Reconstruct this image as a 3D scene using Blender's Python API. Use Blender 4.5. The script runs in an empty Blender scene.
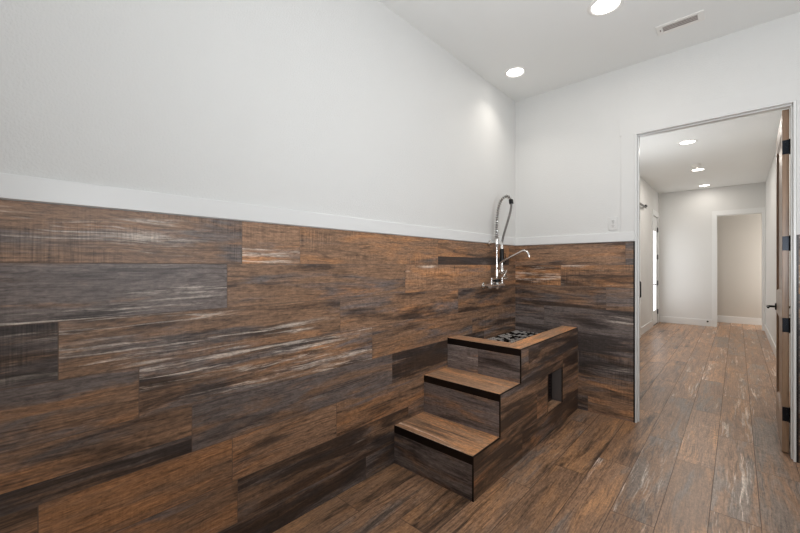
import bpy, bmesh, math, random
from mathutils import Vector, Matrix

# ------------------------------------------------------------------ camera, world, light, exposure
SC = bpy.context.scene
COL = SC.collection
H_CEIL = 3.045
cd = bpy.data.cameras.new('camera'); cam = bpy.data.objects.new('camera', cd); COL.objects.link(cam)
cam.location = (1.709, -3.6515, 1.33)
cam.rotation_euler = (math.pi/2, 0, 0.7412)
cd.sensor_width = 36; cd.lens = 368.37*36/800; cd.shift_y = -0.0007; cd.clip_start = .02
SC.camera = cam

wd = bpy.data.worlds.new('world'); SC.world = wd; wd.use_nodes = True
wd.node_tree.nodes['Background'].inputs[0].default_value = (.86, .93, 1, 1)
wd.node_tree.nodes['Background'].inputs[1].default_value = 1.0

def area(name, loc, rot, sx, sy, power, col=(1, 1, 1), shape='RECTANGLE', spread=180, parent=None):
    l = bpy.data.lights.new(name, 'AREA'); l.shape = shape; l.size = sx; l.size_y = sy
    l.energy = power; l.color = col; l.spread = math.radians(spread)
    o = bpy.data.objects.new(name, l); COL.objects.link(o); o.location = loc; o.rotation_euler = rot
    if parent: o.parent = parent
    return o
# daylight from behind the camera and through the glazed corridor door, plus two fills
area('daylight_rear', (1.9, -5.12, 1.65), (math.radians(90), 0, 0), 2.2, 1.7, 5, (.92, .96, 1))
area('fill_side', (3.62, -2.9, 1.65), (math.radians(90), 0, math.radians(90)), 1.8, 1.7, 6, (.93, .97, 1))  # added ambient fill from the right, no window built there
area('daylight_corridor', (.40, 6.33, 1.25), (math.radians(90), 0, math.radians(-90)), .4, 1.8, 5.5, (.95, .97, 1))
area('fill_hall', (3.2, 7.45, 1.5), (math.radians(90), 0, math.radians(90)), .6, 1.8, 32, (1, .98, .95))  # added fill to brighten the hall, no source modelled for it
# unseen upward fill lamps, added to brighten the ceilings and walls
area('up_fill', (2.3, -4.1, 1.7), (math.radians(180), 0, 0), 1.6, 1.6, 1, (.925, .96, 1))
area('up_fill_side', (2.35, -2.95, 1.52), Vector((-.36, .56, .75)).to_track_quat('-Z', 'Y').to_euler(), .85, 1.2, 57, (.925, .96, 1))
area('up_fill_corridor', (.54, 2.3, 1.55), (math.radians(180), 0, 0), .26, 1.6, 15, (.925, .96, 1))
# ceiling lamps of this room that stand behind the camera
for (x, y) in ((1.07, -2.9), (2.6, -1.0), (2.6, -2.9)):
    area('ceiling_lamp_light', (x, y, H_CEIL-.02), (0, 0, 0), .15, .15, .8, (1, .97, .93), 'DISK')

vs = SC.view_settings
vs.view_transform = 'Standard'; vs.look = 'None'; vs.exposure = 0.0; vs.gamma = 1.0; vs.use_curve_mapping = False
SC.cycles.max_bounces = 10; SC.cycles.diffuse_bounces = 7; SC.cycles.glossy_bounces = 5
SC.cycles.sample_clamp_indirect = 6; SC.cycles.use_denoising = True
SC.cycles.caustics_reflective = False; SC.cycles.caustics_refractive = False
random.seed(11)

# ------------------------------------------------------------------ materials
def lin(c):
    return tuple((v/255/12.92 if v/255 <= .04045 else ((v/255+.055)/1.055)**2.4) for v in c) + (1,)

def new_mat(name):
    m = bpy.data.materials.new(name); m.use_nodes = True
    nt = m.node_tree
    return m, nt, nt.nodes['Principled BSDF']

def plain(name, rgb, rough=.5, metal=0., spec=.5, bump=None, var=0.):
    m, nt, b = new_mat(name)
    b.inputs['Roughness'].default_value = rough; b.inputs['Metallic'].default_value = metal
    b.inputs['Specular IOR Level'].default_value = spec
    tc = nt.nodes.new('ShaderNodeTexCoord')
    n = nt.nodes.new('ShaderNodeTexNoise'); n.inputs['Scale'].default_value = 3.0; n.inputs['Detail'].default_value = 3
    nt.links.new(tc.outputs['Object'], n.inputs['Vector'])
    mx = nt.nodes.new('ShaderNodeMix'); mx.data_type = 'RGBA'
    c = lin(rgb); mx.inputs['A'].default_value = tuple(v*(1-var) for v in c[:3]) + (1,)
    mx.inputs['B'].default_value = tuple(min(1, v*(1+var)) for v in c[:3]) + (1,)
    nt.links.new(n.outputs['Fac'], mx.inputs['Factor']); nt.links.new(mx.outputs['Result'], b.inputs['Base Color'])
    if bump:
        n2 = nt.nodes.new('ShaderNodeTexNoise'); n2.inputs['Scale'].default_value = bump[0]; n2.inputs['Detail'].default_value = 3
        nt.links.new(tc.outputs['Object'], n2.inputs['Vector'])
        bp = nt.nodes.new('ShaderNodeBump'); bp.inputs['Strength'].default_value = bump[1]; bp.inputs['Distance'].default_value = bump[2]
        nt.links.new(n2.outputs['Fac'], bp.inputs['Height']); nt.links.new(bp.outputs['Normal'], b.inputs['Normal'])
    return m

def emit(name, rgb, strength):
    m, nt, b = new_mat(name)
    b.inputs['Base Color'].default_value = (.9, .9, .9, 1)
    b.inputs['Emission Color'].default_value = lin(rgb); b.inputs['Emission Strength'].default_value = strength
    return m

def plank_mat(name, gain=1.0, rough=.42, grey_c=(107, 97, 93), orange_c=(168, 120, 81)):
    """wood-look porcelain plank: UV in metres (u along the plank), 'seed' and 'tone' per plank"""
    m, nt, b = new_mat(name); N = nt.nodes; L = nt.links
    uv = N.new('ShaderNodeUVMap'); uv.uv_map = 'UVMap'
    se = N.new('ShaderNodeAttribute'); se.attribute_name = 'seed'
    to = N.new('ShaderNodeAttribute'); to.attribute_name = 'tone'
    sep = N.new('ShaderNodeSeparateColor'); L.new(to.outputs['Color'], sep.inputs[0])
    warm, dark, white = sep.outputs[0], sep.outputs[1], sep.outputs[2]
    saw = to.outputs['Alpha']
    def math_(op, a, b_=None, clamp=False):
        n = N.new('ShaderNodeMath'); n.operation = op; n.use_clamp = clamp
        for i, v in enumerate((a, b_)):
            if v is None: continue
            if isinstance(v, (int, float)): n.inputs[i].default_value = v
            else: L.new(v, n.inputs[i])
        return n.outputs[0]
    off = N.new('ShaderNodeVectorMath'); off.operation = 'SCALE'; off.inputs['Scale'].default_value = 61.0
    L.new(se.outputs['Vector'], off.inputs[0])
    # gentle wander of the grain
    wn = N.new('ShaderNodeTexNoise'); wn.inputs['Scale'].default_value = 2.3; wn.inputs['Detail'].default_value = 2
    a0 = N.new('ShaderNodeVectorMath'); a0.operation = 'ADD'; L.new(uv.outputs[0], a0.inputs[0]); L.new(off.outputs[0], a0.inputs[1])
    L.new(a0.outputs[0], wn.inputs['Vector'])
    wv = N.new('ShaderNodeCombineXYZ'); L.new(math_('MULTIPLY', math_('SUBTRACT', wn.outputs['Fac'], .5), .035), wv.inputs[1])
    base = N.new('ShaderNodeVectorMath'); base.operation = 'ADD'; L.new(uv.outputs[0], base.inputs[0]); L.new(wv.outputs[0], base.inputs[1])
    def noise(su, sv, detail=4, dist=0., rough_=.55, k=0.):
        mp = N.new('ShaderNodeVectorMath'); mp.operation = 'MULTIPLY'; mp.inputs[1].default_value = (su, sv, 1)
        L.new(base.outputs[0], mp.inputs[0])
        ad = N.new('ShaderNodeVectorMath'); ad.operation = 'ADD'; L.new(mp.outputs[0], ad.inputs[0]); L.new(off.outputs[0], ad.inputs[1])
        ad2 = N.new('ShaderNodeVectorMath'); ad2.operation = 'ADD'; L.new(ad.outputs[0], ad2.inputs[0]); ad2.inputs[1].default_value = (k*3.1, k*7.7, k*1.3)
        n = N.new('ShaderNodeTexNoise'); n.inputs['Scale'].default_value = 1; n.inputs['Detail'].default_value = detail
        n.inputs['Distortion'].default_value = dist; n.inputs['Roughness'].default_value = rough_
        L.new(ad2.outputs[0], n.inputs['Vector']); return n.outputs['Fac']
    def smooth(x, lo, hi):
        r = N.new('ShaderNodeMapRange'); r.interpolation_type = 'SMOOTHSTEP'
        L.new(x, r.inputs[0]) if not isinstance(x, float) else None
        for i, v in ((1, lo), (2, hi)):
            if isinstance(v, (int, float)): r.inputs[i].default_value = v
            else: L.new(v, r.inputs[i])
        return r.outputs[0]
    def mix(f, A, B, blend='MIX'):
        n = N.new('ShaderNodeMix'); n.data_type = 'RGBA'; n.blend_type = blend
        if isinstance(f, (int, float)): n.inputs['Factor'].default_value = f
        else: L.new(f, n.inputs['Factor'])
        for k, v in (('A', A), ('B', B)):
            if isinstance(v, tuple): n.inputs[k].default_value = v
            else: L.new(v, n.inputs[k])
        return n.outputs['Result']
    g = lambda c: tuple(v*gain for v in lin(c)[:3]) + (1,)
    grey, brown, orange, deep, pale = g(grey_c), g((132, 103, 81)), g(orange_c), g((38, 31, 29)), g((206, 194, 182))
    nA = noise(1.5, 11, 8, .6, .62, 0)       # grey / brown patches
    nB = noise(1.7, 10, 8, .5, .62, 1)       # warm patches
    nC = noise(8, 170, 4, .2, .6, 2)         # fine grain
    nD = noise(2.2, 44, 7, .6, .70, 3)       # worn white scratches
    nE = noise(1.2, 8, 3, .3, .5, 4)         # where they lie
    nF = noise(170, 6, 3, 0, .6, 5)          # saw marks across the plank
    nG = noise(2.2, 8, 3, .2, .5, 6)
    nH = noise(1.9, 52, 8, .3, .72, 7)       # thin dark streaks
    nI = noise(34, 95, 6, .6, .70, 8)        # mottled mid grain
    nJ = noise(1.5, 12, 8, .5, .62, 9)       # smoky dark patches
    nK = noise(.45, 8, 3, .2, .5, 10); nM = noise(1.5, 7, 2, .2, .5, 11)
    c = mix(smooth(math_('ADD', nA, math_('MULTIPLY', math_('SUBTRACT', warm, .40), .42)), .41, .57), grey, brown)
    wl = math_('SUBTRACT', .76, math_('MULTIPLY', warm, .34))
    c = mix(math_('MULTIPLY', smooth(nB, math_('SUBTRACT', wl, .08), math_('ADD', wl, .14)), .90), c, orange)
    dl = math_('SUBTRACT', .71, math_('MULTIPLY', dark, .34))
    c = mix(math_('MULTIPLY', smooth(nJ, math_('SUBTRACT', dl, .06), math_('ADD', dl, .12)), .82), c, deep)
    c = mix(math_('MULTIPLY', smooth(nH, .50, .66), math_('ADD', .30, math_('MULTIPLY', dark, .6))), c, deep)
    fig = math_('ABSOLUTE', math_('SUBTRACT', math_('FRACT', math_('MULTIPLY', nK, 22.0)), .5))
    c = mix(math_('MULTIPLY', math_('MULTIPLY', math_('SUBTRACT', 1.0, smooth(fig, .02, .22)), smooth(nM, .46, .62)), .42), c, deep)
    wm = math_('MULTIPLY', smooth(nD, .505, .625), smooth(nE, math_('SUBTRACT', .72, math_('MULTIPLY', white, .34)), math_('SUBTRACT', .84, math_('MULTIPLY', white, .34))))
    c = mix(math_('MULTIPLY', wm, .66), c, pale)
    sm = math_('MULTIPLY', math_('MULTIPLY', smooth(nG, .46, .60), saw), math_('SUBTRACT', nF, .5))
    val = math_('ADD', math_('ADD', 1.0, math_('MULTIPLY', math_('SUBTRACT', nC, .5), 1.4)), math_('MULTIPLY', sm, 2.2))
    val = math_('ADD', val, math_('MULTIPLY', math_('SUBTRACT', nI, .5), 2.3))
    val = math_('MULTIPLY', val, math_('SUBTRACT', 1.10, math_('MULTIPLY', dark, .2)))
    ss = N.new('ShaderNodeSeparateColor'); L.new(se.outputs['Color'], ss.inputs[0])
    val = math_('MULTIPLY', val, math_('ADD', .86, math_('MULTIPLY', ss.outputs[2], .26)))
    val = math_('MAXIMUM', val, .25)
    cc = N.new('ShaderNodeVectorMath'); cc.operation = 'SCALE'; L.new(c, cc.inputs[0]); L.new(val, cc.inputs['Scale'])
    L.new(cc.outputs[0], b.inputs['Base Color'])
    r = math_('ADD', rough-.08, math_('MULTIPLY', nI, .2)); L.new(r, b.inputs['Roughness'])
    b.inputs['Specular IOR Level'].default_value = .5
    bp = N.new('ShaderNodeBump'); bp.inputs['Strength'].default_value = .15; bp.inputs['Distance'].default_value = .0015
    L.new(math_('ADD', nC, math_('MULTIPLY', nH, .6)), bp.inputs['Height']); L.new(bp.outputs['Normal'], b.inputs['Normal'])
    return m

def door_wood():
    m, nt, b = new_mat('stained_door_wood'); N = nt.nodes; L = nt.links
    tc = N.new('ShaderNodeTexCoord'); mp = N.new('ShaderNodeMapping'); mp.inputs['Scale'].default_value = (22, 22, 1.1)
    L.new(tc.outputs['Object'], mp.inputs[0])
    n = N.new('ShaderNodeTexNoise'); n.inputs['Scale'].default_value = 2.2; n.inputs['Detail'].default_value = 5; n.inputs['Distortion'].default_value = .6
    L.new(mp.outputs[0], n.inputs['Vector'])
    r = N.new('ShaderNodeValToRGB'); r.color_ramp.elements[0].position = .3; r.color_ramp.elements[1].position = .7
    r.color_ramp.elements[0].color = lin((122, 96, 74)); r.color_ramp.elements[1].color = lin((158, 129, 102))
    L.new(n.outputs['Fac'], r.inputs[0]); L.new(r.outputs[0], b.inputs['Base Color'])
    b.inputs['Roughness'].default_value = .36; b.inputs['Coat Weight'].default_value = .12; b.inputs['Coat Roughness'].default_value = .2
    return m

WALL = plain('white_wall_paint', (213, 213, 211), .55, 0, .35, (130, .6, .0025), .012)
CEIL = plain('white_ceiling_paint', (228, 229, 227), .85, 0, .2, (220, .12, .001), .01)
TRIM = plain('white_semigloss_trim', (221, 222, 221), .3, 0, .5, None, .008)
BEIGE = plain('beige_hall_paint', (196, 190, 182), .7, 0, .3, (260, .15, .001), .01)
WALLT = plain('white_wall_paint_smooth', (213, 213, 211), .45, 0, .4, None, .01)
PLANK = plank_mat('wood_look_plank', 1.2, .44)
PLANKF = plank_mat('wood_look_floor_plank', 1.42, .34, (118, 104, 94), (160, 120, 86))
GROUT = plain('grey_brown_grout', (112, 96, 86), .85, 0, .2, (400, .2, .001), .08)
EDGE = plain('dark_bronze_edge', (24, 17, 15), .35, .3, .5, None, .1)
HOSE = plain('grey_hose', (112, 108, 104), .4, .5, .5, None, .1)
CHROME = plain('chrome', (232, 230, 227), .24, 1., .5, None, .02)
STEEL = plain('brushed_steel', (150, 147, 143), .3, 1., .5, None, .05)
RUBBER = plain('black_rubber', (18, 17, 17), .5, 0, .4, None, .1)
BLACK = plain('matt_black_metal', (20, 20, 22), .38, .5, .5, None, .08)
PEWTER = plain('pale_pewter', (196, 192, 188), .35, .3, .5, (30, .3, .002), .3)
HINGE = plain('black_hinge_metal', (30, 33, 38), .28, .8, .5, None, .08)
LAMP = emit('lamp_lens', (255, 252, 246), 9.0)
GLASSLIT = emit('daylit_glass', (250, 252, 255), 1.6)
DWOOD = door_wood()
PLASTIC = plain('white_plastic', (228, 226, 222), .35, 0, .5, None, .01)
DUCT = plain('duct_grey', (158, 148, 142), .7, 0, .3, None, .06)  # warm grey for the vent's backing and lever
LOUV = plain('warm_grey_louver', (205, 198, 194), .5, 0, .4, None, .04)
SLOT = plain('dark_slot', (60, 58, 56), .6, 0, .3, None, .05)
PLANK_LIT = plank_mat('wood_look_plank_lit', 1.95, .42)  # same plank, brightened to paint in the light from above
LINER = plain('grey_cement_liner', (84, 77, 74), .6, 0, .4, (60, .2, .002), .12)

# ------------------------------------------------------------------ helpers
def link(name, bm, mats, parent=None, smooth=False, loc=None):
    bmesh.ops.recalc_face_normals(bm, faces=bm.faces[:]) if not bm.loops.layers.uv else None
    me = bpy.data.meshes.new(name); bm.to_mesh(me); bm.free()
    if not isinstance(mats, (list, tuple)): mats = [mats]
    for m in mats: me.materials.append(m)
    if smooth:
        for p in me.polygons: p.use_smooth = True
        try: me.set_sharp_from_angle(angle=math.radians(40))
        except Exception: pass
    o = bpy.data.objects.new(name, me); COL.objects.link(o)
    if parent: o.parent = parent
    if loc: o.location = loc
    return o

def box(bm, x0, x1, y0, y1, z0, z1, bev=0., mi=0):
    r = bmesh.ops.create_cube(bm, size=1)
    vv = r['verts']
    for v in vv:
        v.co = Vector(((x0+x1)/2 + v.co.x*(x1-x0), (y0+y1)/2 + v.co.y*(y1-y0), (z0+z1)/2 + v.co.z*(z1-z0)))
    fs = set(f for v in vv for f in v.link_faces)
    for f in fs: f.material_index = mi
    if bev:
        es = list(set(e for v in vv for e in v.link_edges))
        bmesh.ops.bevel(bm, geom=es, offset=bev, segments=2, affect='EDGES', profile=.5)
    return vv

def BX(*a, **k):
    bm = bmesh.new(); box(bm, *a, **k); return bm

def lathe(bm, prof, origin, axis=(0, 0, 1), n=24, mi=0):
    """prof: list of (radius, height along the axis)"""
    ax = Vector(axis).normalized(); q = Vector((0, 0, 1)).rotation_difference(ax); o = Vector(origin)
    rings = []
    for r, h in prof:
        rings.append([bm.verts.new(o + q @ Vector((r*math.cos(2*math.pi*i/n), r*math.sin(2*math.pi*i/n), h))) for i in range(n)] if r > 1e-6
                     else [bm.verts.new(o + q @ Vector((0, 0, h)))])
    for a, b_ in zip(rings, rings[1:]):
        for i in range(n):
            j = (i+1) % n
            if len(a) == 1 and len(b_) == 1: continue
            if len(a) == 1: f = bm.faces.new((a[0], b_[i], b_[j]))
            elif len(b_) == 1: f = bm.faces.new((a[i], a[j], b_[0]))
            else: f = bm.faces.new((a[i], a[j], b_[j], b_[i]))
            f.material_index = mi

def cyl(bm, p0, p1, r, n=16, mi=0):
    p0, p1 = Vector(p0), Vector(p1); h = (p1-p0).length; c = min(r*.15, h*.2)
    lathe(bm, [(0, 0), (r-c, 0), (r, c), (r, h-c), (r-c, h), (0, h)], p0, p1-p0, n, mi)

def tube(bm, pts, r, n=10, mi=0):
    pts = [Vector(p) for p in pts]; rings = []
    up = None
    for i, p in enumerate(pts):
        t = (pts[min(i+1, len(pts)-1)] - pts[max(i-1, 0)]).normalized()
        if up is None:
            up = t.orthogonal().normalized()
        up = (up - t*up.dot(t)).normalized(); s = t.cross(up)
        rr = r(i/(len(pts)-1)) if callable(r) else r
        rings.append([bm.verts.new(p + (up*math.cos(2*math.pi*k/n) + s*math.sin(2*math.pi*k/n))*rr) for k in range(n)])
    for a, b_ in zip(rings, rings[1:]):
        for k in range(n):
            f = bm.faces.new((a[k], a[(k+1) % n], b_[(k+1) % n], b_[k])); f.material_index = mi
    bm.faces.new(rings[0][::-1]).material_index = mi; bm.faces.new(rings[-1]).material_index = mi

def spline(pts, n=8):
    P = [Vector(p) for p in pts]; P = [P[0]*2-P[1]] + P + [P[-1]*2-P[-2]]; out = []
    for i in range(1, len(P)-2):
        a, b_, c, d = P[i-1:i+3]
        for k in range(n):
            t = k/n
            out.append(.5*((2*b_) + (c-a)*t + (2*a-5*b_+4*c-d)*t*t + (3*b_-a-3*c+d)*t**3))
    out.append(P[-2]); return out

def empty(name, loc=(0, 0, 0)):
    o = bpy.data.objects.new(name, None); COL.objects.link(o); o.location = loc; o.empty_display_size = .1; return o

def tag(o, label=None, cat=None, group=None, kind=None):
    if label: o['label'] = label
    if cat: o['category'] = cat
    if group: o['group'] = group
    if kind: o['kind'] = kind
    return o

def struct(name, bm, mats, label=None, parent=None, **k):
    o = link(name, bm, mats, parent, **k)
    if not parent: tag(o, label, None, None, 'structure')
    return o

def tiles(bm, org, U, V, planks, regions, mi_tile=0, mi_grout=1, gap=.0028, lift=.0015):
    """planks: (u0,u1,v0,v1,tone[,swap]); regions: disjoint rectangles the tiling is cut to. One quad per piece, plus grout behind."""
    org, U, V = Vector(org), Vector(U), Vector(V); Nn = U.cross(V)
    uvl = bm.loops.layers.uv.get('UVMap') or bm.loops.layers.uv.new('UVMap')
    sl = bm.loops.layers.float_color.get('seed') or bm.loops.layers.float_color.new('seed')
    tl = bm.loops.layers.float_color.get('tone') or bm.loops.layers.float_color.new('tone')
    def quad(u0, u1, v0, v1, h, mi, seed, tone, swap=False):
        vs_ = [bm.verts.new(org + U*u + V*v + Nn*h) for u, v in ((u0, v0), (u1, v0), (u1, v1), (u0, v1))]
        f = bm.faces.new(vs_); f.material_index = mi
        for lp, (u, v) in zip(f.loops, ((u0, v0), (u1, v0), (u1, v1), (u0, v1))):
            lp[uvl].uv = (v, u) if swap else (u, v); lp[sl] = seed; lp[tl] = tone
    for (a, b_, c, d) in (regions if lift else ()):
        quad(a, b_, c, d, 0, mi_grout, (0, 0, 0, 1), (0, 0, 0, 0))
    for pk in planks:
        u0, u1, v0, v1, tone = pk[:5]; swap = len(pk) > 5 and pk[5]
        seed = (random.random(), random.random(), random.random(), 1)
        g = gap/2
        for (a, b_, c, d) in regions:
            x0, x1, y0, y1 = max(u0+g, a), min(u1-g, b_), max(v0+g, c), min(v1-g, d)
            if x1-x0 > .002 and y1-y0 > .002: quad(x0, x1, y0, y1, lift, mi_tile, seed, tone, swap)

def rtone(w=(.2, .7), d=(.2, .6), s=(.1, .6), saw=.4):
    return (random.uniform(*w), random.uniform(*d), random.uniform(*s), 1.0 if random.random() < saw else .15)

def run(u_lo, u_hi, joint, length=1.2):
    j = joint
    while j > u_lo: j -= length
    out = []
    while j < u_hi: out.append((j, j+length)); j += length
    return out

# ------------------------------------------------------------------ floor
X_R, Y_B, Y_C, Y_H = 3.75, -5.25, 6.947, 7.90      # right wall, rear wall, corridor end wall, hall wall
XCL, XCR = .34, 2.135                               # corridor side walls
bm = bmesh.new()
joints = {0: -2.33, 1: -1.62, 2: -1.02, 3: -1.503, 4: -1.13, 5: -.83, 6: -1.40, 7: .706, 8: .167, 9: -.324}
ft = {(0, 1): (.45, .2, .3, .1), (4, 1): (.8, .6, .3, .2), (5, 1): (.7, .55, .3, .2), (3, 1): (.75, .25, .2, .1)}
pl = []
for c in range(-3, 19):
    for i, (a, b_) in enumerate(run(-5.3, 8.0, joints.get(c, random.uniform(-1, 0)))):
        pl.append((a, b_, -.2*(c+1), -.2*c, (rtone((.3, .75), (0., .16), (.3, .8), .1) if c >= 6 else rtone((.5, .8), (.18, .5), (.1, .45), .12))))  # right-hand columns toned paler to paint in the doorway sheen
tiles(bm, (0, 0, 0), (0, 1, 0), (-1, 0, 0), pl, [(-5.25, 8.0, -3.75, .6)], gap=.0036, lift=.001)
floor = struct('floor', bm, [PLANKF, GROUT], 'wood look plank tile floor running from the wash room into the corridor')

# ------------------------------------------------------------------ ceiling
struct('ceiling', BX(-.7, X_R+.1, Y_B-.1, 8.05, H_CEIL, H_CEIL+.08), CEIL, 'flat white ceiling')

# ------------------------------------------------------------------ left wall with plank wainscot
ZT = 1.54
wl = struct('wall_left', BX(-.12, -.002, Y_B-.1, -.0005, 0, H_CEIL), WALL, 'white left wall above wood look wainscot')
R = [(.48, .35, .45, .7), ]
rows = [  # (z0, z1, [joint positions], tones)
    (1.34, 1.54, [-4.08, -2.88, -2.57, -1.35, -.15, 0], [(.45, .35, .6, .8), (.62, .2, .7, .5), (.72, .3, .25, 1.), (.78, .45, .2, .4), (.7, .4, .2, .2)]),
    (1.14, 1.34, [-4.15, -2.948, -1.733, -.52, 0], [(.18, .38, .62, .2), (.42, .35, .1, .2), (.62, .3, .35, 1.), (.6, .4, .2, .3)]),
    (.94, 1.14, [-4.7, -3.512, -2.303, -1.07, 0], [(.4, .75, .5, 1.), (.42, .4, .85, .2), (.5, .45, .2, .2), (.55, .55, .2, .3)]),
    (.74, .94, [-4.48, -3.282, -2.047, -.85, 0], [(.5, .35, .2, .1), (.40, .5, 1., .2), (.55, .35, .2, .3), (.5, .5, .3, .8)]),
    (.54, .74, [-4.3, -3.094, -1.864, -.65, 0], [(.62, .55, .1, .1), (.30, .3, .4, .1), (.3, .85, .3, .8), (.45, .5, .2, .3)]),
    (.34, .54, [-4.76, -3.561, -2.925, -2.33, -1.12, 0], [(.5, .5, .1, .2), (.72, .4, .15, .2), (.6, .5, .25, .2), (.55, .55, .1, .3), (.5, .5, .2, .3)]),
    (.14, .34, [-4.1, -2.9, -1.7, -.5, 0], [(.68, .45, .3, .2), (.5, .75, .15, .3), (.45, .6, .2, .3), (.4, .5, .2, .3)]),
    (0., .14, [-4.5, -3.3, -2.1, -.9, 0], [(.4, .6, .1, .2), (.35, .8, .2, .2), (.3, .8, .1, .2), (.4, .6, .2, .2)]),
]
pl = []
for z0, z1, js, ts in rows:
    for a, b_, t in zip(js, js[1:], ts):
        # two planks carry a broad dark heartwood band along their lower edge
        zb = {(.54, -4.3): .612, (1.34, -1.35): 1.405}.get((z0, a))
        if zb:
            pl.append((a, b_, z0, zb+.0014, (.25, .95, .1, .1))); pl.append((a, b_, zb-.0014, z1, t))
        else: pl.append((a, b_, z0, z1, t))
    for a, b_ in run(-6, js[0]-.01, js[0]): pl.append((a, min(b_, js[0]), z0, z1, rtone()))
bm = bmesh.new()
tiles(bm, (0, 0, 0), (0, 1, 0), (0, 0, 1), pl, [(Y_B, -.0, 0, ZT)])
link('wainscot', bm, [PLANK, GROUT], wl)

# ------------------------------------------------------------------ back wall with doorway
JL, JR, ZD, TH = 1.083, 1.991, 2.445, .115           # clear opening, head height, wall thickness
wb = bmesh.new()
box(wb, -.7, 1.069, .002, TH, 0, H_CEIL); box(wb, 2.005, X_R, .002, TH, 0, H_CEIL); box(wb, 1.069, 2.005, .002, TH, ZD+.016, H_CEIL)
wback = struct('wall_back', wb, WALL, 'white back wall with the doorway to the corridor')
pl = []
bj = {0: -.2, 1: .46, 2: -.35, 3: .30, 4: -.1, 5: .62, 6: .25, 7: -.5}
bt = {0: (.48, .5, .1, .2), 1: (.9, .6, .8, 1.), 2: (.34, .5, .1, .3), 3: (.22, .6, .3, .3), 4: (.15, .65, .25, .4), 5: (.25, .7, .35, 1.), 6: (.48, .7, .1, .8), 7: (.45, .75, .1, .6)}
for i, (z0, z1, _, _) in enumerate(rows):
    for a, b_ in run(-.2, 3.8, bj[i]):
        t = bt[i]; pl.append((a, b_, z0, z1, tuple(max(0, v+random.uniform(-.1, .1)) for v in t)))
bm = bmesh.new()
tiles(bm, (0, 0, 0), (1, 0, 0), (0, 0, 1), pl, [(0, 1.059, 0, ZT), (2.0155, X_R, 0, ZT)])
link('wainscot', bm, [PLANK, GROUT], wback)
e = bmesh.new(); box(e, 1.0592, 1.0693, -.004, .002, 0, ZT); box(e, 2.005, 2.0155, -.004, .002, 0, ZT)
link('edge_strip', e, EDGE, wback)

struct('wall_right', BX(X_R, X_R+.1, Y_B-.1, TH, 0, H_CEIL), WALL, 'white right wall of the wash room')
struct('wall_rear', BX(-.12, X_R+.1, Y_B-.1, Y_B, 0, H_CEIL), WALL, 'white rear wall of the wash room')

# cap boards on the wainscot, casing and jamb of the doorway
ZC = 1.622
def cap(bm, x0, x1, y0, y1):
    box(bm, x0, x1, y0, y1, ZT+.002, ZC, .003)
struct('trim_1', BX(-.002, .012, Y_B, -.0125, ZT+.002, ZC, bev=.003), TRIM, 'white cap board along the left wainscot')
struct('trim_2', BX(-.001, 1.0685, -.012, .002, ZT+.002, ZC, bev=.003), TRIM, 'white cap board on the back wainscot left of the doorway')
c = bmesh.new()
box(c, .965, 1.0685, -.0032, .002, ZC+.0005, 2.453, .001)
box(c, .955, 2.115, -.0034, .002, 2.4525, 2.59, .001)
box(c, 2.0055, 2.105, -.0032, .002, ZT+.002, 2.453, .001)
struct('trim_3', c, WALLT, 'flat white casing around the doorway')
struct('trim_4', BX(2.1055, X_R, -.012, .002, ZT+.002, ZC, bev=.003), TRIM, 'white cap board right of the doorway')
j = bmesh.new()
box(j, 1.0693, JL, -.002, TH+.002, 0, ZD, .0015); box(j, JR, 2.0048, -.002, TH+.002, 0, ZD, .0015)
box(j, 1.0693, 2.0048, -.002, TH+.002, ZD, ZD+.0158, .0015)
box(j, JL, JL+.009, .038, .076, 0, ZD-.009, .0015); box(j, JR-.009, JR, .038, .076, 0, ZD-.009, .0015)
box(j, JL, JR, .038, .076, ZD-.009, ZD, .0015)
struct('trim_5', j, TRIM, 'white door jamb lining the doorway')
c = bmesh.new()
box(c, .98, 1.069, TH, TH+.013, 0, 2.452, .002); box(c, 2.006, 2.095, TH, TH+.013, 0, 2.452, .002); box(c, .98, 2.095, TH, TH+.013, 2.4525, 2.56, .002)
struct('trim_6', c, TRIM, 'white casing on the corridor side of the doorway')

# ------------------------------------------------------------------ corridor shell
DY0, DY1 = 6.06, 6.75        # glazed door in the corridor's left wall
w = bmesh.new()
box(w, XCL-.1, XCL, TH, DY0, 0, H_CEIL); box(w, XCL-.1, XCL, DY1, Y_C, 0, H_CEIL); box(w, XCL-.1, XCL, DY0, DY1, 2.45, H_CEIL)
struct('wall_corridor_left', w, WALL, 'white left wall of the corridor')
struct('wall_corridor_right', BX(XCR, XCR+.1, TH, Y_C, 0, H_CEIL), WALL, 'white right wall of the corridor')
w = bmesh.new(); OX0, OX1, OZ = 1.384, 2.085, 2.42
box(w, -.7, OX0, Y_C, Y_C+.115, 0, H_CEIL); box(w, OX1, X_R, Y_C, Y_C+.115, 0, H_CEIL); box(w, OX0, OX1, Y_C, Y_C+.115, OZ, H_CEIL)
struct('wall_corridor_end', w, WALL, 'white end wall of the corridor with an open doorway')
w = bmesh.new(); box(w, -.7, X_R, Y_H, Y_H+.1, 0, H_CEIL); box(w, -.8, -.7, Y_C, Y_H+.1, 0, H_CEIL); box(w, X_R, X_R+.1, Y_C, Y_H+.1, 0, H_CEIL)
struct('wall_hall', w, BEIGE, 'beige hall wall seen through the far doorway')
c = bmesh.new()
box(c, 1.300, OX0-.002, Y_C-.014, Y_C, 0, OZ+.01, .002); box(c, OX1+.002, XCR-.001, Y_C-.014, Y_C, 0, OZ+.01, .002); box(c, 1.300, XCR-.001, Y_C-.014, Y_C, OZ+.0105, OZ+.11, .002)
struct('trim_7', c, TRIM, 'white casing around the far doorway')
BB = .145
struct('baseboard_far', BX(XCL+.0155, 1.2995, Y_C-.015, Y_C, 0, BB, bev=.003), TRIM, 'white baseboard on the corridor end wall')
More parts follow.
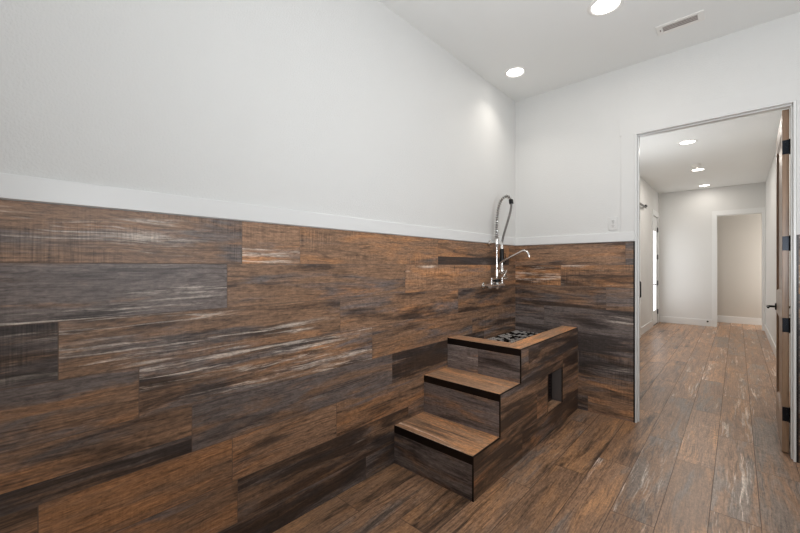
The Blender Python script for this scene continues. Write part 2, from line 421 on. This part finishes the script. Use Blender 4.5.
struct('baseboard_right', BX(XCR-.015, XCR, TH+.015, Y_C-.016, 0, BB, bev=.003), TRIM, 'white baseboard on the corridor right wall')
struct('baseboard_left', BX(XCL, XCL+.015, TH+.015, 5.978, 0, BB, bev=.003), TRIM, 'white baseboard on the corridor left wall')
struct('baseboard_hall', BX(-.7, X_R, Y_H-.015, Y_H, 0, BB+.01, bev=.003), TRIM, 'white baseboard on the hall wall')

# ------------------------------------------------------------------ doors
def hinge_bm(h=.10):
    """butt hinge at the origin: knuckle along z, one leaf on the door edge (towards -x, facing -y), one on the jamb"""
    b = bmesh.new()
    box(b, -.034, .001, -.0035, -.0005, -h/2, h/2, .0012)
    box(b, -.001, .010, -.0045, -.0015, -h/2, h/2, .001)
    cyl(b, (.004, -.004, -h/2-.004), (.004, -.004, h/2+.004), .0065, 12)
    for k in (-.33, 0, .33): cyl(b, (-.02 + (.008 if k == 0 else 0), -.0048, k*h), (-.02 + (.008 if k == 0 else 0), -.003, k*h), .004, 10)
    return b

d1 = empty('door_1', (1.984, TH-.004, 0)); d1.rotation_euler = (0, 0, math.radians(-1.2))
tag(d1, 'stained brown two panel door standing open against the right corridor wall', 'door', None, 'structure')
# local frame: leaf runs along +y from 0 to .895, thickness x -.040 .. -.005
LW, LT0, LT1, LB, LZ = .895, -.0395, -.0045, .012, 2.435
leaf = bmesh.new()
ST, BR, LR0, LR1, TR = .115, .24, .93, 1.12, 2.435-.135
box(leaf, LT0, LT1, 0, ST, LB, LZ, .0015); box(leaf, LT0, LT1, LW-ST, LW, LB, LZ, .0015)
for a, b_ in ((LB, BR), (LR0, LR1), (TR, LZ)): box(leaf, LT0+.0004, LT1-.0004, ST, LW-ST, a, b_)
o = link('leaf', leaf, DWOOD, d1)
for (z0, z1) in ((BR, LR0), (LR1, TR)):
    p = bmesh.new()
    box(p, LT0+.013, LT1-.013, ST, LW-ST, z0, z1)
    for sx, xs in ((-1, LT0), (1, LT1)):              # sloping moulding round the recess on both faces
        xi = xs - sx*.013; m_ = .016; my = .002
        fr = [((xs, ST, z0), (xs, LW-ST, z0), (xs, LW-ST, z1), (xs, ST, z1)), ((xi, ST+my, z0+m_), (xi, LW-ST-my, z0+m_), (xi, LW-ST-my, z1-m_), (xi, ST+my, z1-m_))]
        A = [p.verts.new(v) for v in fr[0]]; B = [p.verts.new(v) for v in fr[1]]
        for k in range(4):
            p.faces.new((A[k], A[(k+1) % 4], B[(k+1) % 4], B[k]))
    link('panel', p, DWOOD, d1)
for z in (2.17, 1.49, .912, .282):
    hg = link('hinge', hinge_bm(), HINGE, d1); hg.location = (-.005, 0, z)
# hinge pin stop just above the third hinge
s = bmesh.new(); cyl(s, (.002, -.006, .975), (.002, -.03, .985), .004, 10); cyl(s, (.002, -.028, .984), (.002, -.036, .987), .008, 12)
link('hinge_stop', s, BLACK, d1)
for sx, xs in ((-1, LT0), (1, LT1)):
    h = bmesh.new()
    lathe(h, [(0, 0), (.030, 0), (.031, .004), (.028, .009), (0, .010)], (xs, LW-.06, .975), (sx, 0, 0), 24)
    cyl(h, (xs+sx*.008, LW-.06, .975), (xs+sx*.055, LW-.06, .975), .0095, 14)
    tube(h, spline([(xs+sx*.05, LW-.055, .975), (xs+sx*.056, LW-.085, .976), (xs+sx*.056, LW-.13, .974), (xs+sx*.053, LW-.175, .972)], 5), .0085, 10)
    link('lever_handle', h, BLACK, d1, smooth=True)

# glazed white door in the left corridor wall
d2 = empty('door_2', (XCL, (DY0+DY1)/2, 0)); tag(d2, 'white glazed exterior door at the far end of the left corridor wall', 'door', None, 'structure')
yy0, yy1 = DY0-(DY0+DY1)/2, DY1-(DY0+DY1)/2
gy0, gy1, gz0, gz1 = yy0+.10, yy1-.16, .32, 2.12
l = bmesh.new()
for a in ((yy0+.004, gy0, .012, 2.44), (gy1, yy1-.004, .012, 2.44)): box(l, -.05, -.008, a[0], a[1], a[2], a[3], .002)
box(l, -.0495, -.0085, gy0, gy1, .012, gz0); box(l, -.0495, -.0085, gy0, gy1, gz1, 2.44)
lf = link('leaf', l, TRIM, d2)
g_ = link('glass', BX(-.034, -.026, gy0, gy1, gz0, gz1), GLASSLIT, lf); g_['label'] = 'bright daylit glass'
f = bmesh.new()
for a in ((gy0-.02, gy0+.006, gz0-.02, gz1+.02), (gy1-.006, gy1+.02, gz0-.02, gz1+.02), (gy0, gy1, gz0-.02, gz0+.006), (gy0, gy1, gz1-.006, gz1+.02)):
    box(f, -.008, -.002, a[0], a[1], a[2], a[3], .0015)
link('glass_frame', f, TRIM, d2)
for z in (2.167, 1.538, .933, .27):
    hb = bmesh.new(); cyl(hb, (.004, yy1-.004, z-.055), (.004, yy1-.004, z+.055), .010, 10); box(hb, -.006, .0, yy1-.03, yy1+.02, z-.05, z+.05)
    link('hinge', hb, BLACK, d2)
h = bmesh.new(); lathe(h, [(0, 0), (.03, 0), (.03, .008), (0, .01)], (-.008, yy0+.06, .92), (1, 0, 0), 20); cyl(h, (0, yy0+.06, .92), (.05, yy0+.06, .92), .01, 10); cyl(h, (.046, yy0+.05, .92), (.046, yy0+.17, .92), .009, 10)
link('lever_handle', h, BLACK, d2)
c = bmesh.new()
box(c, XCL, XCL+.014, DY0-.085, DY0, 0, 2.45, .002); box(c, XCL, XCL+.014, DY1, DY1+.085, 0, 2.45, .002); box(c, XCL, XCL+.016, DY0-.095, DY1+.095, 2.4505, 2.57, .002)
struct('trim_8', c, TRIM, 'white casing around the glazed corridor door')
struct('trim_9', BX(XCL-.1, XCL+.004, DY0, DY1, .0012, .011), BLACK, 'dark threshold under the glazed corridor door')

# sliding barn door on the corridor's left wall and its rail
bd = empty('barn_door', (XCL+.045, 3.9, 0)); tag(bd, 'white sliding door hanging flat on the left corridor wall, just past the doorway jamb', 'door')
link('leaf', BX(-.018, .018, -.45, .45, .015, 2.36, bev=.003), TRIM, bd)
h = bmesh.new(); tube(h, spline([(.018, .18, .77), (.05, .18, .775), (.055, .18, .80), (.055, .18, 1.02), (.05, .18, 1.045), (.018, .18, 1.05)], 5), .011, 10)
link('pull_handle', h, BLACK, bd, smooth=True)
for dy in (-.3, .3):
    s = bmesh.new(); box(s, .018, .024, dy-.02, dy+.02, 2.18, 2.4585, .001); box(s, -.006, .024, dy-.02, dy+.02, 2.445, 2.4588, .001)
    link('roller_strap', s, BLACK, bd)
rl = empty('sliding_door_rail', (XCL, 4.0, 2.48)); tag(rl, 'black sliding door rail high on the left corridor wall, its end showing past the jamb', 'rail')
link('bar', BX(.044, .052, -1.0, .98, -.02, .02, bev=.001), BLACK, rl)
for dy in (-.9, -.3, .3, .88):
    s = bmesh.new(); cyl(s, (0, dy, 0), (.05, dy, 0), .013, 14); cyl(s, (.05, dy, 0), (.062, dy, 0), .011, 6); link('standoff', s, STEEL, rl)
s = bmesh.new(); box(s, .036, .060, .90, .965, .02, .05, .002); cyl(s, (.048, .965, .03), (.048, .99, .03), .02, 12); link('end_stop', s, BLACK, rl)

# ------------------------------------------------------------------ dog washing station
W, Y0, Y1, Y2, S1, S2, S3 = .613, -1.843, -1.524, -1.224, .255, .524, .757
NY0, NY1, NZ0, NZ1 = -.736, -.413, .174, .474          # niche in the side
NOSE = .048
ws = empty('dog_washing_station', (0, 0, 0))
ws.location = (W/2, (Y0)/2, 0)
tag(ws, 'built in pet wash tub clad in wood look planks with two steps in front', 'pet shower')
OFF = Vector(ws.location)
def part(name, bm, mats, parent=ws, label=None, smooth=False):
    o = link(name, bm, mats, None, smooth)
    for v in o.data.vertices: v.co -= OFF
    o.parent = parent
    if label: o['label'] = label
    return o
X0 = .0035                                             # clear of the wall tiles
YE = -.0035
def riser_planks(z0, z1, split, ta, tb):
    return [(X0-.01, split, z0-.01, z1+.01, ta), (split, W+.01, z0-.01, z1+.01, tb)]
def step(y0, y1, z0, z1, split, ta, tb, tt):
    b = bmesh.new()
    tiles(b, (0, y0, 0), (1, 0, 0), (0, 0, 1), riser_planks(z0, z1, split, ta, tb), [(X0, W-.006, z0, z1-NOSE)], gap=.002)
    box(b, X0, W-.0065, y0+.0005, y1+.0003, z0+.0002, z1-.0105, mi=1)
    o = part('step', b, [PLANK, GROUT])
    t = bmesh.new(); tiles(t, (0, 0, z1), (1, 0, 0), (0, 1, 0), [(-.1, 1.1, y0-.1, y1+.1, tt)], [(X0, W-.006, y0+.003, y1)], gap=0, lift=0)
    box(t, X0, W-.0065, y0+.0035, y1-.0003, z1-.010, z1-.0004, mi=1)
    part('tread', t, [PLANK_LIT, GROUT], o)
    n = bmesh.new(); box(n, X0, W-.006, y0-.003, y0+.003, z1-NOSE, z1+.0003, .001); part('nosing', n, EDGE, o, 'dark bronze nosing strip')
    return o
step(Y0, Y1, 0.0012, S1, -.5, (.2, .6, .2, .2), (.18, .62, .25, .2), (.72, .3, .3, .1))
step(Y1, Y2, S1, S2, -.5, (.12, .3, .3, .2), (.18, .3, .25, .2), (.75, .25, .25, .1))
# tub: front wall, side panel, rim, floor
RF, RR, DEEP = .155, .142, .098                          # rim widths (front, right), depth to the grate
b = bmesh.new()
tiles(b, (0, Y2, 0), (1, 0, 0), (0, 0, 1), riser_planks(S2, S3, .28, (.12, .35, .8, .2), (.1, .5, .3, .2)), [(X0, W-.006, S2, S3-NOSE)], gap=.002)
box(b, X0, W-.0065, Y2+.0005, Y2+RF-.002, S2+.0002, S3-.0105, mi=1)
fw = part('front_wall', b, [PLANK, GROUT])
n = bmesh.new(); box(n, X0, W-.006, Y2-.003, Y2+.003, S3-NOSE, S3+.0003, .001); part('nosing', n, EDGE, fw, 'dark bronze nosing strip')
# side panel: stair-shaped skin on x = W with a hole for the niche
regs = [(Y0+.003, Y1, 0.0012, S1-.006), (Y1, Y2, 0.0012, S2-.006), (Y2, NY0, 0.0012, S3-.006), (NY1, YE, 0.0012, S3-.006), (NY0, NY1, 0.0012, NZ0), (NY0, NY1, NZ1, S3-.006)]
pl = []
srow = [(0, .19, -1.206, (.55, .8, .1, .3)), (.19, .39, -.95, (.62, .7, .1, .2)), (.39, .59, -1.6, (.5, .75, .1, .2)), (.59, .79, -1.1, (.45, .75, .12, .2))]  # tones darkened to paint in the shade on this side
for z0, z1, jn, t in srow:
    for a, b_ in run(-1.9, .1, jn): pl.append((a, b_, z0, z1, tuple(max(0, v+random.uniform(-.08, .08)) for v in t)))
b = bmesh.new(); tiles(b, (W, 0, 0), (0, 1, 0), (0, 0, 1), pl, regs, gap=.002)
for (a, c_, d, e_) in regs: box(b, W-.0058, W-.0004, a, c_, d, e_, mi=1)
part('side_panel', b, [PLANK, GROUT])
# edge profiles following the stair outline
b = bmesh.new(); q = .009
for (a, c_, z) in ((Y0, Y1+.001, S1), (Y1, Y2+.001, S2), (Y2, YE, S3)): box(b, W-.006, W+.0025, a-.003, c_-.003, z-q+.003, z+.0004, .001)
for (y, a, c_) in ((Y0, 0.0012, S1-.006), (Y1, S1+.0005, S2-.006), (Y2, S2+.0005, S3-.006)): box(b, W-.006, W+.0025, y-.003, y+.004, a, c_, .001)
part('edge_profile', b, EDGE, label='dark bronze edge profile')
# rim (front ledge and right ledge), basin walls and floor
RX = W - RR; RY = Y2 + RF
b = bmesh.new()
tt = (.78, .22, .3, .1)
tiles(b, (0, 0, S3), (1, 0, 0), (0, 1, 0), [(-.1, RX, Y2-.05, RY+.05, tt)], [(X0, RX, Y2+.003, RY)], gap=0, lift=0)
tiles(b, (0, 0, S3), (1, 0, 0), (0, 1, 0), [(RX, W+.1, Y2-.05, .1, tt, True)], [(RX, W-.006, Y2+.003, YE)], gap=0, lift=0)
box(b, X0, RX, Y2+.0035, RY-.0005, S3-.010, S3-.0004, mi=1); box(b, RX+.0005, W-.0065, Y2+.0035, YE, S3-.010, S3-.0004, mi=1)
part('rim', b, [PLANK_LIT, GROUT])
b = bmesh.new(); box(b, RX+.0005, W-.0064, RY-.001, YE, .50, S3-.0105); part('basin_wall', b, LINER)
b = bmesh.new(); box(b, X0, RX, RY-.001, YE, S3-.21, S3-.18); lathe(b, [(0, .002), (.05, .002), (.055, 0)], (.25, -.5, S3-.18), n=20)
part('basin_floor', b, LINER)
# niche lining
ND = .085
b = bmesh.new()
box(b, W-ND, W-.0062, NY0-.01, NY0, NZ0-.01, NZ1+.01); box(b, W-ND, W-.0062, NY1, NY1+.01, NZ0-.01, NZ1+.01)
box(b, W-ND, W-.0062, NY0, NY1, NZ1, NZ1+.01)
ni = part('niche', b, LINER, label='dark recess in the side')
b = bmesh.new(); box(b, W-ND-.01, W-ND, NY0-.01, NY1+.01, NZ0-.01, NZ1+.01)
for k in range(9): cyl(b, (W-ND, NY1-.05, NZ0+.05+k*.025), (W-ND+.004, NY1-.05, NZ0+.05+k*.025), .006, 8)
part('dark_backing', b, EDGE, ni)  # dark sheet put in for the darkness inside the recess
b = bmesh.new(); tiles(b, (0, 0, NZ0), (0, 1, 0), (-1, 0, 0), [(NY0-.1, NY1+.1, -W-.05, -W+ND+.05, (.75, .2, .25, .1))], [(NY0, NY1, -W+.0002, -W+ND)], gap=0, lift=0)
box(b, W-ND, W-.0062, NY0, NY1, NZ0-.010, NZ0-.0004, mi=1)
part('sill', b, [PLANK_LIT, GROUT], ni)
b = bmesh.new(); box(b, W-.006, W+.002, NY0-.0055, NY0, NZ0-.004, NZ1+.004); box(b, W-.006, W+.002, NY1, NY1+.0055, NZ0-.004, NZ1+.004); box(b, W-.006, W+.002, NY0, NY1, NZ1, NZ1+.0045)
part('edge_profile', b, EDGE, ni)

# floor grating lying in the tub: cast lattice with round openings
gx0, gx1, gy0, gy1, gz = X0+.006, RX-.004, RY+.004, YE-.006, S3-DEEP
dg = empty('tub_floor_grate', ((gx0+gx1)/2, (gy0+gy1)/2, gz)); tag(dg, 'speckled dark metal grating lying inside the raised pet wash tub', 'grate')
b = bmesh.new(); random.seed(5)
nx, ny = 11, 26; px, py = (gx1-gx0)/nx, (gy1-gy0)/ny
cx_, cy_ = (gx0+gx1)/2, (gy0+gy1)/2
for i in range(nx+1):
    x = gx0+i*px-cx_; box(b, x-.004, x+.004, gy0-cy_, gy1-cy_, -.014, -.001)
for k in range(ny+1):
    y = gy0+k*py-cy_; box(b, gx0-cx_, gx1-cx_, y-.004, y+.004, -.0135, -.0005)
part_g = link('lattice', b, BLACK, dg)
b = bmesh.new()
for i in range(nx):
    for k in range(ny):
        x = gx0+(i+.5)*px-cx_; y = gy0+(k+.5)*py-cy_
        if random.random() < .62:
            q_ = random.uniform(.75, 1.02); lathe(b, [(.0192*q_, -.008), (.0195*q_, .0015), (.0160*q_, .003), (.0085*q_, .0015), (.0082*q_, -.008)], (x, y, 0), n=12)
link('drain_ring', b, PEWTER, dg, smooth=True)['kind'] = 'stuff'
for (x, y) in ((gx0+.03, gy0+.03), (gx1-.03, gy0+.03), (gx0+.03, gy1-.03), (gx1-.03, gy1-.03)): 
    b = bmesh.new(); cyl(b, (x-cx_, y-cy_, -(.18-DEEP)), (x-cx_, y-cy_, -.012), .012, 12); link('foot', b, RUBBER, dg)

# ------------------------------------------------------------------ pre-rinse spray faucet on the left wall
FY = -.565; FX = .085
fa = empty('spray_faucet', (0, FY, 1.15)); tag(fa, 'chrome wall mounted faucet with spring hose sprayer and swivel spout above the tub', 'faucet')
def fpart(name, bm, mat, parent=fa, label=None):
    o = link(name, bm, mat, parent, smooth=True)
    if label: o['label'] = label
    return o
# local coordinates: x out of the wall, y along it, z up from 1.15
WX = .0018
b = bmesh.new()
tube(b, [(FX, -.125, 0), (FX, .125, 0)], .022, 16)
for s in (-1, 1):
    lathe(b, [(0, 0), (.031, 0), (.031, .006), (.022, .012), (.014, .016), (.014, .06), (0, .06)], (WX, s*.1, 0), (1, 0, 0), 20)
    tube(b, spline([(.05, s*.1, 0), (.07, s*.1, 0), (FX, s*.1, .004)], 4), .014, 12)
lathe(b, [(0, -.03), (.020, -.03), (.024, -.02), (.024, .02), (.018, .03), (.018, .05), (0, .05)], (FX, 0, 0), n=20)
fpart('mixing_body', b, CHROME)
for s in (-1, 1):
    b = bmesh.new(); lathe(b, [(0, 0), (.015, 0), (.015, .02), (.011, .028), (.011, .045), (.013, .05), (.009, .062), (0, .064)], (FX, s*.1, .012), n=16)
    tube(b, spline([(FX, s*.1, .058), (FX+.02, s*.1, .062), (FX+.055, s*.105, .066)], 4), lambda t: .006-.001*t, 10)
    fpart('valve_handle', b, CHROME)
b = bmesh.new(); lathe(b, [(.0078, 0), (.0078, .385)], (FX, 0, .03), n=16); lathe(b, [(.010, 0), (.016, 0), (.016, .025), (.010, .028)], (FX, 0, .385-.03), n=6); fpart('riser_pipe', b, CHROME)
b = bmesh.new(); lathe(b, [(0, -.012), (.034, -.012), (.037, 0), (.034, .012), (0, .012)], (FX, 0, .048), n=18); fpart('lock_ring', b, RUBBER, label='black lock ring')
b = bmesh.new(); lathe(b, [(0, 0), (.030, 0), (.030, .007), (.016, .012), (.012, .016), (.012, FX-.018), (0, FX-.018)], (.0125, 0, .393), (1, 0, 0), 16); lathe(b, [(.0108, -.012), (.017, -.012), (.017, .012), (.0108, .012)], (FX, 0, .393), n=16); fpart('wall_bracket', b, CHROME)
# hose path: up inside the spring, over the arch, down to the sprayer (in the plane y = FY)
arch = spline([(FX, 0, .42), (FX, 0, .50), (FX+.001, 0, .58), (FX+.008, 0, .66), (FX+.022, 0, .73), (FX+.050, 0, .785), (FX+.087, 0, .806), (FX+.118, 0, .797), (FX+.138, 0, .762), (FX+.141, 0, .715),
               (FX+.130, 0, .650), (FX+.108, 0, .580), (FX+.085, 0, .510), (FX+.066, 0, .450), (FX+.055, 0, .400), (FX+.050, 0, .365)], 8)
b = bmesh.new(); tube(b, arch, .0098, 12); fpart('hose', b, HOSE, label='grey ribbed hose')
# spring: coil around the first part
def coil(path, r0, r1, pitch, wire):
    L = [0]
    for p, q_ in zip(path, path[1:]): L.append(L[-1]+(q_-p).length)
    out = []; n = int(L[-1]/pitch*12); j_ = 0
    for k in range(n+1):
        s = L[-1]*k/n
        while j_ < len(L)-2 and L[j_+1] < s: j_ += 1
        t = (s-L[j_])/max(1e-9, L[j_+1]-L[j_]); p = path[j_].lerp(path[j_+1], t)
        tn = (path[min(j_+2, len(path)-1)]-path[max(j_-1, 0)]).normalized(); a1 = Vector((0, 1, 0)); a2 = tn.cross(a1)
        an = 2*math.pi*k/12; r = r0 + (r1-r0)*k/n
        out.append(p + (a1*math.cos(an) + a2*math.sin(an))*r)
    bb = bmesh.new(); tube(bb, out, wire, 6); return bb
fpart('spring', coil(arch[:68], .0200, .0150, .0220, .0031), CHROME)
b = bmesh.new(); p_, q_ = arch[64], arch[68]
lathe(b, [(0, -.020), (.0175, -.020), (.0190, -.012), (.0190, .012), (.0175, .020), (0, .020)], (p_+q_)/2, q_-p_, 14); fpart('hose_fitting', b, BLACK)
b = bmesh.new(); lathe(b, [(0, 0), (.017, 0), (.018, .006), (.018, .024), (.013, .03), (0, .03)], (FX, 0, .408), n=16); fpart('spring_collar', b, CHROME)
# spray valve hanging from the hose
sp = bmesh.new(); SX = FX+.050
lathe(sp, [(0, .375), (.0095, .375), (.0115, .368), (.0115, .325), (.0145, .320), (.0145, .305), (0, .305)], (SX, 0, .03), n=16)
fpart('hose_end', sp, CHROME)
sp = bmesh.new(); lathe(sp, [(0, .335), (.0175, .335), (.0215, .31), (.0205, .27), (.0215, .23), (.0175, .205), (0, .205)], (SX, 0, 0), n=18)
grip = fpart('spray_grip', sp, RUBBER, label='black rubber spray grip')
sp = bmesh.new(); lathe(sp, [(0, .205), (.013, .205), (.013, .165), (.021, .150), (.024, .128), (.021, .120), (0, .122)], (SX, 0, 0), n=18)
fpart('spray_head', sp, CHROME)
sp = bmesh.new(); tube(sp, spline([(SX+.012, 0, .195), (SX+.030, 0, .205), (SX+.036, 0, .25), (SX+.030, 0, .295)], 5), .0035, 8); fpart('spray_lever', sp, BLACK)
# add-on faucet: body, cross handle and swivel spout
b = bmesh.new(); lathe(b, [(.0108, -.03), (.020, -.03), (.020, .03), (.0108, .03)], (FX, 0, .115), n=18)
cyl(b, (FX+.012, 0, .115), (FX+.055, 0, .115), .013, 16); fpart('spout_valve', b, CHROME)
b = bmesh.new(); cyl(b, (FX+.055, 0, .115), (FX+.085, 0, .110), .008, 12)
for an in (math.pi/4, -math.pi/4):
    d_ = Vector((0, math.cos(an), math.sin(an)))*.042; m_ = Vector((FX+.082, 0, .110)); cyl(b, m_-d_, m_+d_, .0075, 10)
fpart('cross_handle', b, CHROME)
b = bmesh.new(); tube(b, spline([(FX+.012, 0, .186), (FX+.03, -.014, .190), (.15, -.022, .218), (.24, -.020, .262), (.318, -.015, .300), (.345, -.012, .311), (.372, -.012, .302), (.388, -.012, .280), (.394, -.012, .266)], 6), .0090, 12)
lathe(b, [(.009, 0), (.0105, 0), (.0105, .014), (.008, .016)], (.394, -.012, .255), n=14)
lathe(b, [(.0108, -.014), (.0175, -.014), (.0175, .014), (.0108, .014)], (FX, 0, .185), n=16)
fpart('swivel_spout', b, CHROME)

# ------------------------------------------------------------------ ceiling fittings
def downlight(x, y, r_lens, r_trim, power, label, group, tilt_col=(1, .93, .85), spread=180):
    e = empty('recessed_light', (x, y, H_CEIL)); tag(e, label, 'ceiling light', group)
    b = bmesh.new(); lathe(b, [(r_lens-.002, -.001), (r_lens+.001, -.006), (r_lens+.012, -.010), (r_trim-.006, -.0075), (r_trim, -.002), (r_trim, -.0003)], (0, 0, 0), n=40)
    link('trim_ring', b, PLASTIC, e, smooth=True)
    b = bmesh.new(); lathe(b, [(0, -.0045), (r_lens*.7, -.0044), (r_lens, -.004), (r_lens, -.0005)], (0, 0, 0), n=36); o = link('lens', b, LAMP, e); o['label'] = 'glowing white lens'
    area('lamp_light', (0, 0, -.013), (0, 0, 0), r_lens*1.7, r_lens*1.7, power, tilt_col, 'DISK', spread, e)
    return e
downlight(.262, -.562, .070, .086, 1.6, 'round recessed ceiling light over the pet wash tub, near the wall corner', 'recessed lights in the wash room ceiling', spread=112)
downlight(1.071, -.955, .082, .108, 5, 'round recessed ceiling light cut by the top of the photo, left of the air vent', 'recessed lights in the wash room ceiling')
downlight(1.202, 2.794, .082, .108, 15, 'nearest of the three round corridor ceiling lights beyond the doorway', 'recessed lights in the corridor ceiling')
downlight(1.195, 4.758, .082, .108, 14, 'middle corridor ceiling light, right behind the smoke detector', 'recessed lights in the corridor ceiling')
downlight(1.193, 6.50, .082, .108, 3.6, 'farthest corridor ceiling light, beside the corridor end wall', 'recessed lights in the corridor ceiling')

av = empty('air_vent', (1.411, -.40, H_CEIL)); av.rotation_euler = (0, 0, 0); tag(av, 'white rectangular ceiling air vent with grey louvers above the doorway', 'vent')
b = bmesh.new(); hw, hd, iw, idp = .135, .065, .098, .038
for a in ((-hw, -iw, -hd, hd), (iw, hw, -hd, hd), (-iw, iw, -hd, -idp), (-iw, iw, idp, hd)): box(b, a[0], a[1], a[2], a[3], -.007, -.0004, .0015)
link('frame', b, PLASTIC, av)
b = bmesh.new(); box(b, -iw, iw, -idp, idp, -.0022, -.0004); link('backing', b, DUCT, av)
for k in range(4):
    y = -idp+(k+.5)*2*idp/4
    b = bmesh.new()
    vv = box(b, -iw+.001, iw-.001, y-.0055, y+.0055, -.0068, -.0052)
    for v in vv: v.co.z += (v.co.y-y)*.25
    link('louver', b, LOUV, av)
b = bmesh.new(); box(b, -iw-.018, -iw-.012, -.012, .012, -.011, -.0068, .001); link('lever', b, DUCT, av)

sd = empty('smoke_detector', (1.195, 4.33, H_CEIL)); tag(sd, 'small round smoke detector on the corridor ceiling in front of the middle light', 'smoke detector')
b = bmesh.new(); lathe(b, [(0, -.0004), (.066, -.0004), (.066, -.012), (0, -.012)], (0, 0, 0), n=32); link('base', b, PLASTIC, sd, smooth=True)
b = bmesh.new(); lathe(b, [(.058, -.0122), (.060, -.02), (.052, -.036), (.02, -.041), (0, -.041)], (0, 0, 0), n=32); link('cover', b, PLASTIC, sd, smooth=True)

# ------------------------------------------------------------------ wall outlet, door stop
ot = empty('wall_outlet', (.906, 0, 1.703)); tag(ot, 'white double outlet plate on the back wall just above the wainscot cap', 'outlet')
link('cover_plate', BX(-.035, .035, -.0045, .0018, -.0575, .0575, bev=.002), WALLT, ot)
for dz in (-.02, .02):
    b = bmesh.new(); lathe(b, [(0, 0), (.0165, 0), (.0165, .0025), (.0145, .0035), (0, .0035)], (0, -.0042, dz), (0, -1, 0), 20)
    rc = link('socket', b, WALLT, ot)
    b = bmesh.new()
    for dx in (-.0065, .0065): box(b, dx-.0012, dx+.0012, -.0082, -.0076, dz-.001, dz+.008)
    cyl(b, (0, -.0076, dz-.008), (0, -.0082, dz-.008), .0026, 8); link('slots', b, SLOT, rc)
b = bmesh.new(); cyl(b, (0, -.0044, 0), (0, -.0056, 0), .003, 10); link('screw', b, STEEL, ot)

ds = empty('door_stop', (1.228, Y_C-.015, .105)); tag(ds, 'small black door stop on the far baseboard left of the far doorway', 'door stop')
b = bmesh.new(); lathe(b, [(0, 0), (.018, 0), (.018, .004), (.008, .006), (.007, .055), (0, .055)], (0, 0, 0), (0, -1, 0), 14); link('stem', b, BLACK, ds)
b = bmesh.new(); cyl(b, (0, -.055, 0), (0, -.072, 0), .012, 12); link('bumper', b, RUBBER, ds)
